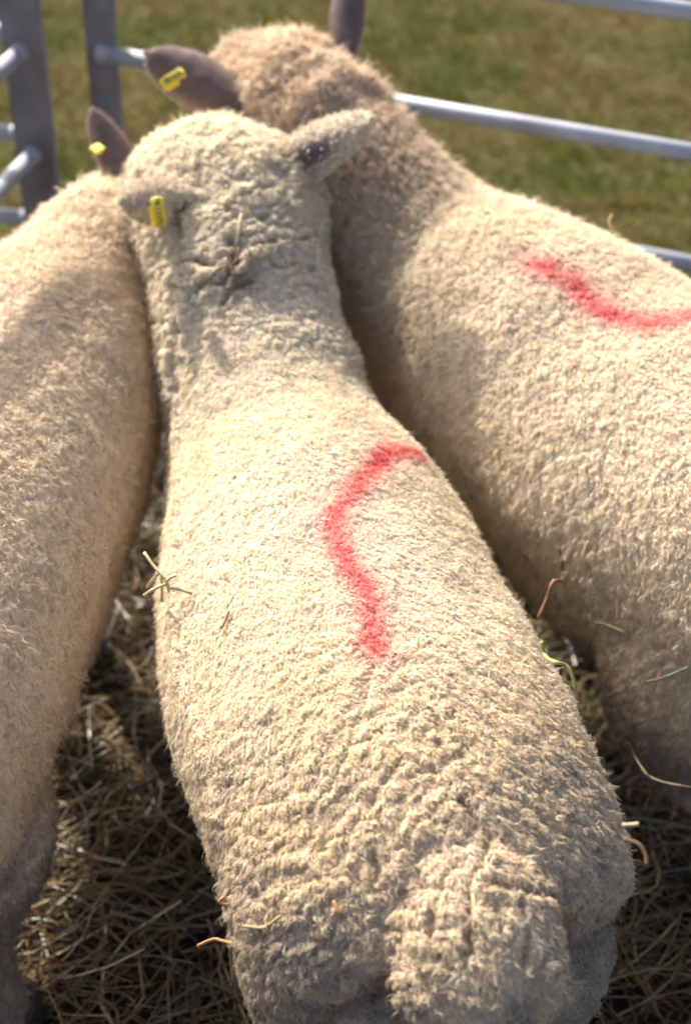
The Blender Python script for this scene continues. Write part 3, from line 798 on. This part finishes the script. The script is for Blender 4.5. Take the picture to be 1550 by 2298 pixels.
def build_left():
    legs = [((-.50, 1.06, .44), (-.46, 1.10, .33), (-.47, 1.02, .24), (-.46, 1.03, .03), (.140, .095, .055)),
            ((-.74, 1.0, .42), (-.75, 1.04, .33), (-.76, .96, .24), (-.75, .98, .03), (.11, .06, .034)),
            ((-.43, 1.72, .42), (-.44, 1.74, .32), (-.45, 1.75, .2), (-.45, 1.75, .03), (.08, .045, .03)),
            ((-.56, 1.70, .42), (-.57, 1.71, .32), (-.57, 1.71, .2), (-.57, 1.71, .03), (.08, .045, .03))]
    cfg = dict(relief=side_relief(200), colour=left_colour, smooth=12, bvh=True,
               fleece=dict(FL, back=.35, down=.8, lift=.62, density=60000, weight=lambda p: np.where((p[:, 0] < -.68) | (p[:, 2] < .25), .3, 1.)),
               length=lambda V, s, L_: .0105+.003*smooth01(s, .8, 1.1))
    e, off, bvh = sheep('sheep', left_rings, legs, cfg, 'tan woolly sheep at the left edge with no paint mark, its head hidden behind another')
    lb, lt = atz(292, 405, .76), atz(208, 248, .84)
    ear(e, off, lb, lt, (.25, -.8, .5), .034, .45, (.235, .170, .160), (.52, .42, .37), .003, k0=5, taper=1.2, peak=2.6)
    b, a, n, s, L_ = frame_ear(lb, lt, (.25, -.8, .5))
    A = atz(229, 345, .79)+n*.008; B = atz(214, 330, .795)+n*.004
    strip_tag(e, off, [A, (A+B)/2+n*.001, B, B+(B-A)*.3-n*.008, (A+B)/2-n*.016], np.cross(B-A, n), .0085, ['R'], [.2], [.009])
    eyes(e, off, (-.50, 2.19, .58), (-.35, 2.21, .58))
    return bvh, off

ground(); straw(); grass(); hurdles()
mid_b = build_mid()
right_b = build_right()
left_b = build_left()

# ------------------------------------------------------------------ hay caught in the wool
TREES = [b[0] for b in (mid_b, right_b, left_b)]
def hay(name, px, r, col, label, cat, lift=.007, group=None, branch=()):
    pts = []; last = 1.6
    for q in px:
        d = ray(*q[:2]); best = None
        for tr in TREES:
            h = tr.ray_cast(Vector(CAM_P), Vector(d))
            if h[0] is not None and (best is None or h[3] < best[1]): best = (np.array(h[0])+np.array(h[1])*lift, h[3])
        if best is None or len(q) > 2: pts.append(CAM_P+d*(q[2] if len(q) > 2 else last))
        else: pts.append(best[0]); last = best[1]
    P = catmull(pts, 6); n = len(P); rr = .40*r*(1-.75*np.linspace(0, 1, n)**2)*(1+.15*np.sin(np.arange(n)*1.7))
    rings = np.c_[P, rr, rr*.4, rr*.4]
    parts = [loft(rings, 1, 7)]
    for br in branch:
        i = int(br[0]*(n-1)); a = P[i]; b = P[min(i+1, n-1)]; dv = np.array(br[1])
        k = np.linspace(0, 1, 5)[:, None]; B = a+dv*k+np.array([0, 0, -.01])*k**2
        parts.append(loft(np.c_[B, np.full((5, 3), r*.6)*(1-.6*k)], 2, 6))
    V, Q, T = merge(parts); off = P[0].copy()
    e = mesh_from(name, V-off, [Q, T], simple_mat(name+'_skin', col, .7, 0, 90, .2, .2))
    e.location = off
    tag(e, label, cat, group)
ST, GR, BR = (.52, .42, .22), (.26, .30, .12), (.24, .12, .05)
hay('straw_stalk', [(1018, 1020), (1035, 1055), (1066, 1112)], .0014, (.36, .28, .13), 'short flat straw lying along the right flank of the middle sheep', 'straw')
hay('grass_stem', [(1214, 1440), (1222, 1470), (1240, 1484, 1.50), (1268, 1493, 1.50), (1282, 1515, 1.50), (1289, 1546, 1.50)], .0009, (.30, .34, .10), 'curled green grass stem poking out from the middle sheep right hip', 'grass stem')
hay('root_fibre', [(1262, 1225), (1272, 1270), (1262, 1292), (1240, 1305, 1.93), (1225, 1345, 1.93), (1206, 1388, 1.93)], .0012, (.36, .17, .08), 'orange dry fibre hanging from the right sheep into the dark gap', 'plant fibre')
hay('straw_stalk', [(1229, 1148), (1238, 1170), (1247, 1196)], .0018, (.66, .56, .34), 'bright pale straw on the belly edge of the right sheep', 'straw')
hay('grass_stem', [(1328, 1208), (1321, 1250), (1325, 1290), (1340, 1327)], .0009, (.46, .42, .16), 'thin upright yellow stem on the flank of the right sheep', 'grass stem')
hay('straw_stalk', [(1338, 1397), (1365, 1400), (1403, 1411)], .0015, (.62, .54, .28), 'pale straw lying level low on the right sheep thigh', 'straw')
hay('straw_stalk', [(1352, 1500, 2.02), (1362, 1550, 2.04), (1395, 1630, 2.02), (1432, 1712, 1.98), (1475, 1752, 1.95), (1600, 1775, 1.92)], .0020, (.13, .105, .06), 'long bent straw arching down past the right sheep thigh to the frame edge', 'straw')  # colour darkened in place of the shade this straw hangs in
hay('straw_tuft', [(324, 1240, 1.74), (345, 1270, 1.73), (372, 1300, 1.72), (380, 1330, 1.72)], .0012, (.55, .46, .24), 'small tuft of straw sticking out of the middle sheep left side', 'straw', branch=[(.5, (-.018, .004, -.02)), (.6, (-.002, 0, -.035)), (.75, (.012, 0, .02)), (.8, (-.03, 0, -.012)), (.9, (.03, -.01, .012))])
hay('root_fibre', [(445, 2122, 1.62), (480, 2108, 1.61), (500, 2112, 1.60), (530, 2116, 1.58), (552, 2092, 1.57)], .0011, (.34, .19, .08), 'branched brown root hanging beside the middle sheep left thigh', 'root', branch=[(.65, (.004, -.01, -.05)), (.3, (-.02, 0, -.006))])
hay('root_fibre', [(518, 1985, 1.57), (508, 2010, 1.57), (492, 2022, 1.57), (508, 2030, 1.57), (524, 2022, 1.57)], .0008, (.36, .20, .09), 'tiny curled brown fibre at the left hip of the middle sheep', 'plant fibre')
hay('twig', [(556, 2076), (600, 2070), (642, 2062)], .0010, (.34, .25, .12), 'thin brown twig lying across the middle sheep left rump', 'twig', branch=[(.4, (.004, 0, -.02))])
hay('grass_stem', [(545, 478), (536, 515), (535, 555), (552, 578)], .0010, (.62, .56, .30), 'thin pale stem lying upright on the nape of the middle sheep', 'grass stem')
hay('twig', [(545, 560), (515, 592), (490, 610), (470, 640)], .0020, (.27, .15, .10), 'brown twig buried in the dark fold on the middle sheep nape', 'twig')
hay('dry_leaf', [(520, 1378), (512, 1395), (503, 1416)], .0022, (.42, .30, .16), 'small dry brown leaf on the left back of the middle sheep', 'leaf')
hay('bark_flake', [(757, 2022), (766, 2040), (776, 2052)], .0026, (.46, .22, .09), 'orange bark flake on the rump left of the tail', 'bark flake')
hay('straw_stalk', [(1046, 2010), (1050, 2035), (1045, 2060)], .0012, (.64, .52, .24), 'yellow straw bit lying on the tail of the middle sheep', 'straw')
hay('grass_stem', [(1372, 482, 2.20), (1366, 500, 2.21), (1384, 528, 2.22)], .0011, (.50, .44, .20), 'dry grass stem sticking up from the ridge of the right sheep back', 'grass stem')
hay('grass_stem', [(1462, 1532), (1495, 1510), (1545, 1490)], .0011, (.30, .36, .26), 'grey green stem stuck to the dirty thigh of the right sheep', 'grass stem')
hay('grass_stem', [(1120, 1238), (1128, 1258), (1130, 1290)], .0009, (.22, .30, .24), 'small dark green stem bit on the right flank of the middle sheep', 'grass stem')
hay('straw_stalk', [(1395, 1852, 1.40), (1412, 1851, 1.40), (1432, 1849, 1.40)], .0009, (.46, .36, .20), 'short straw jutting straight out from the middle sheep right buttock', 'straw')
hay('root_fibre', [(1398, 1882, 1.40), (1432, 1895, 1.40), (1448, 1920, 1.40), (1450, 1940, 1.40)], .0007, (.16, .09, .05), 'fine orange fibre looping out from the middle sheep right buttock', 'plant fibre')
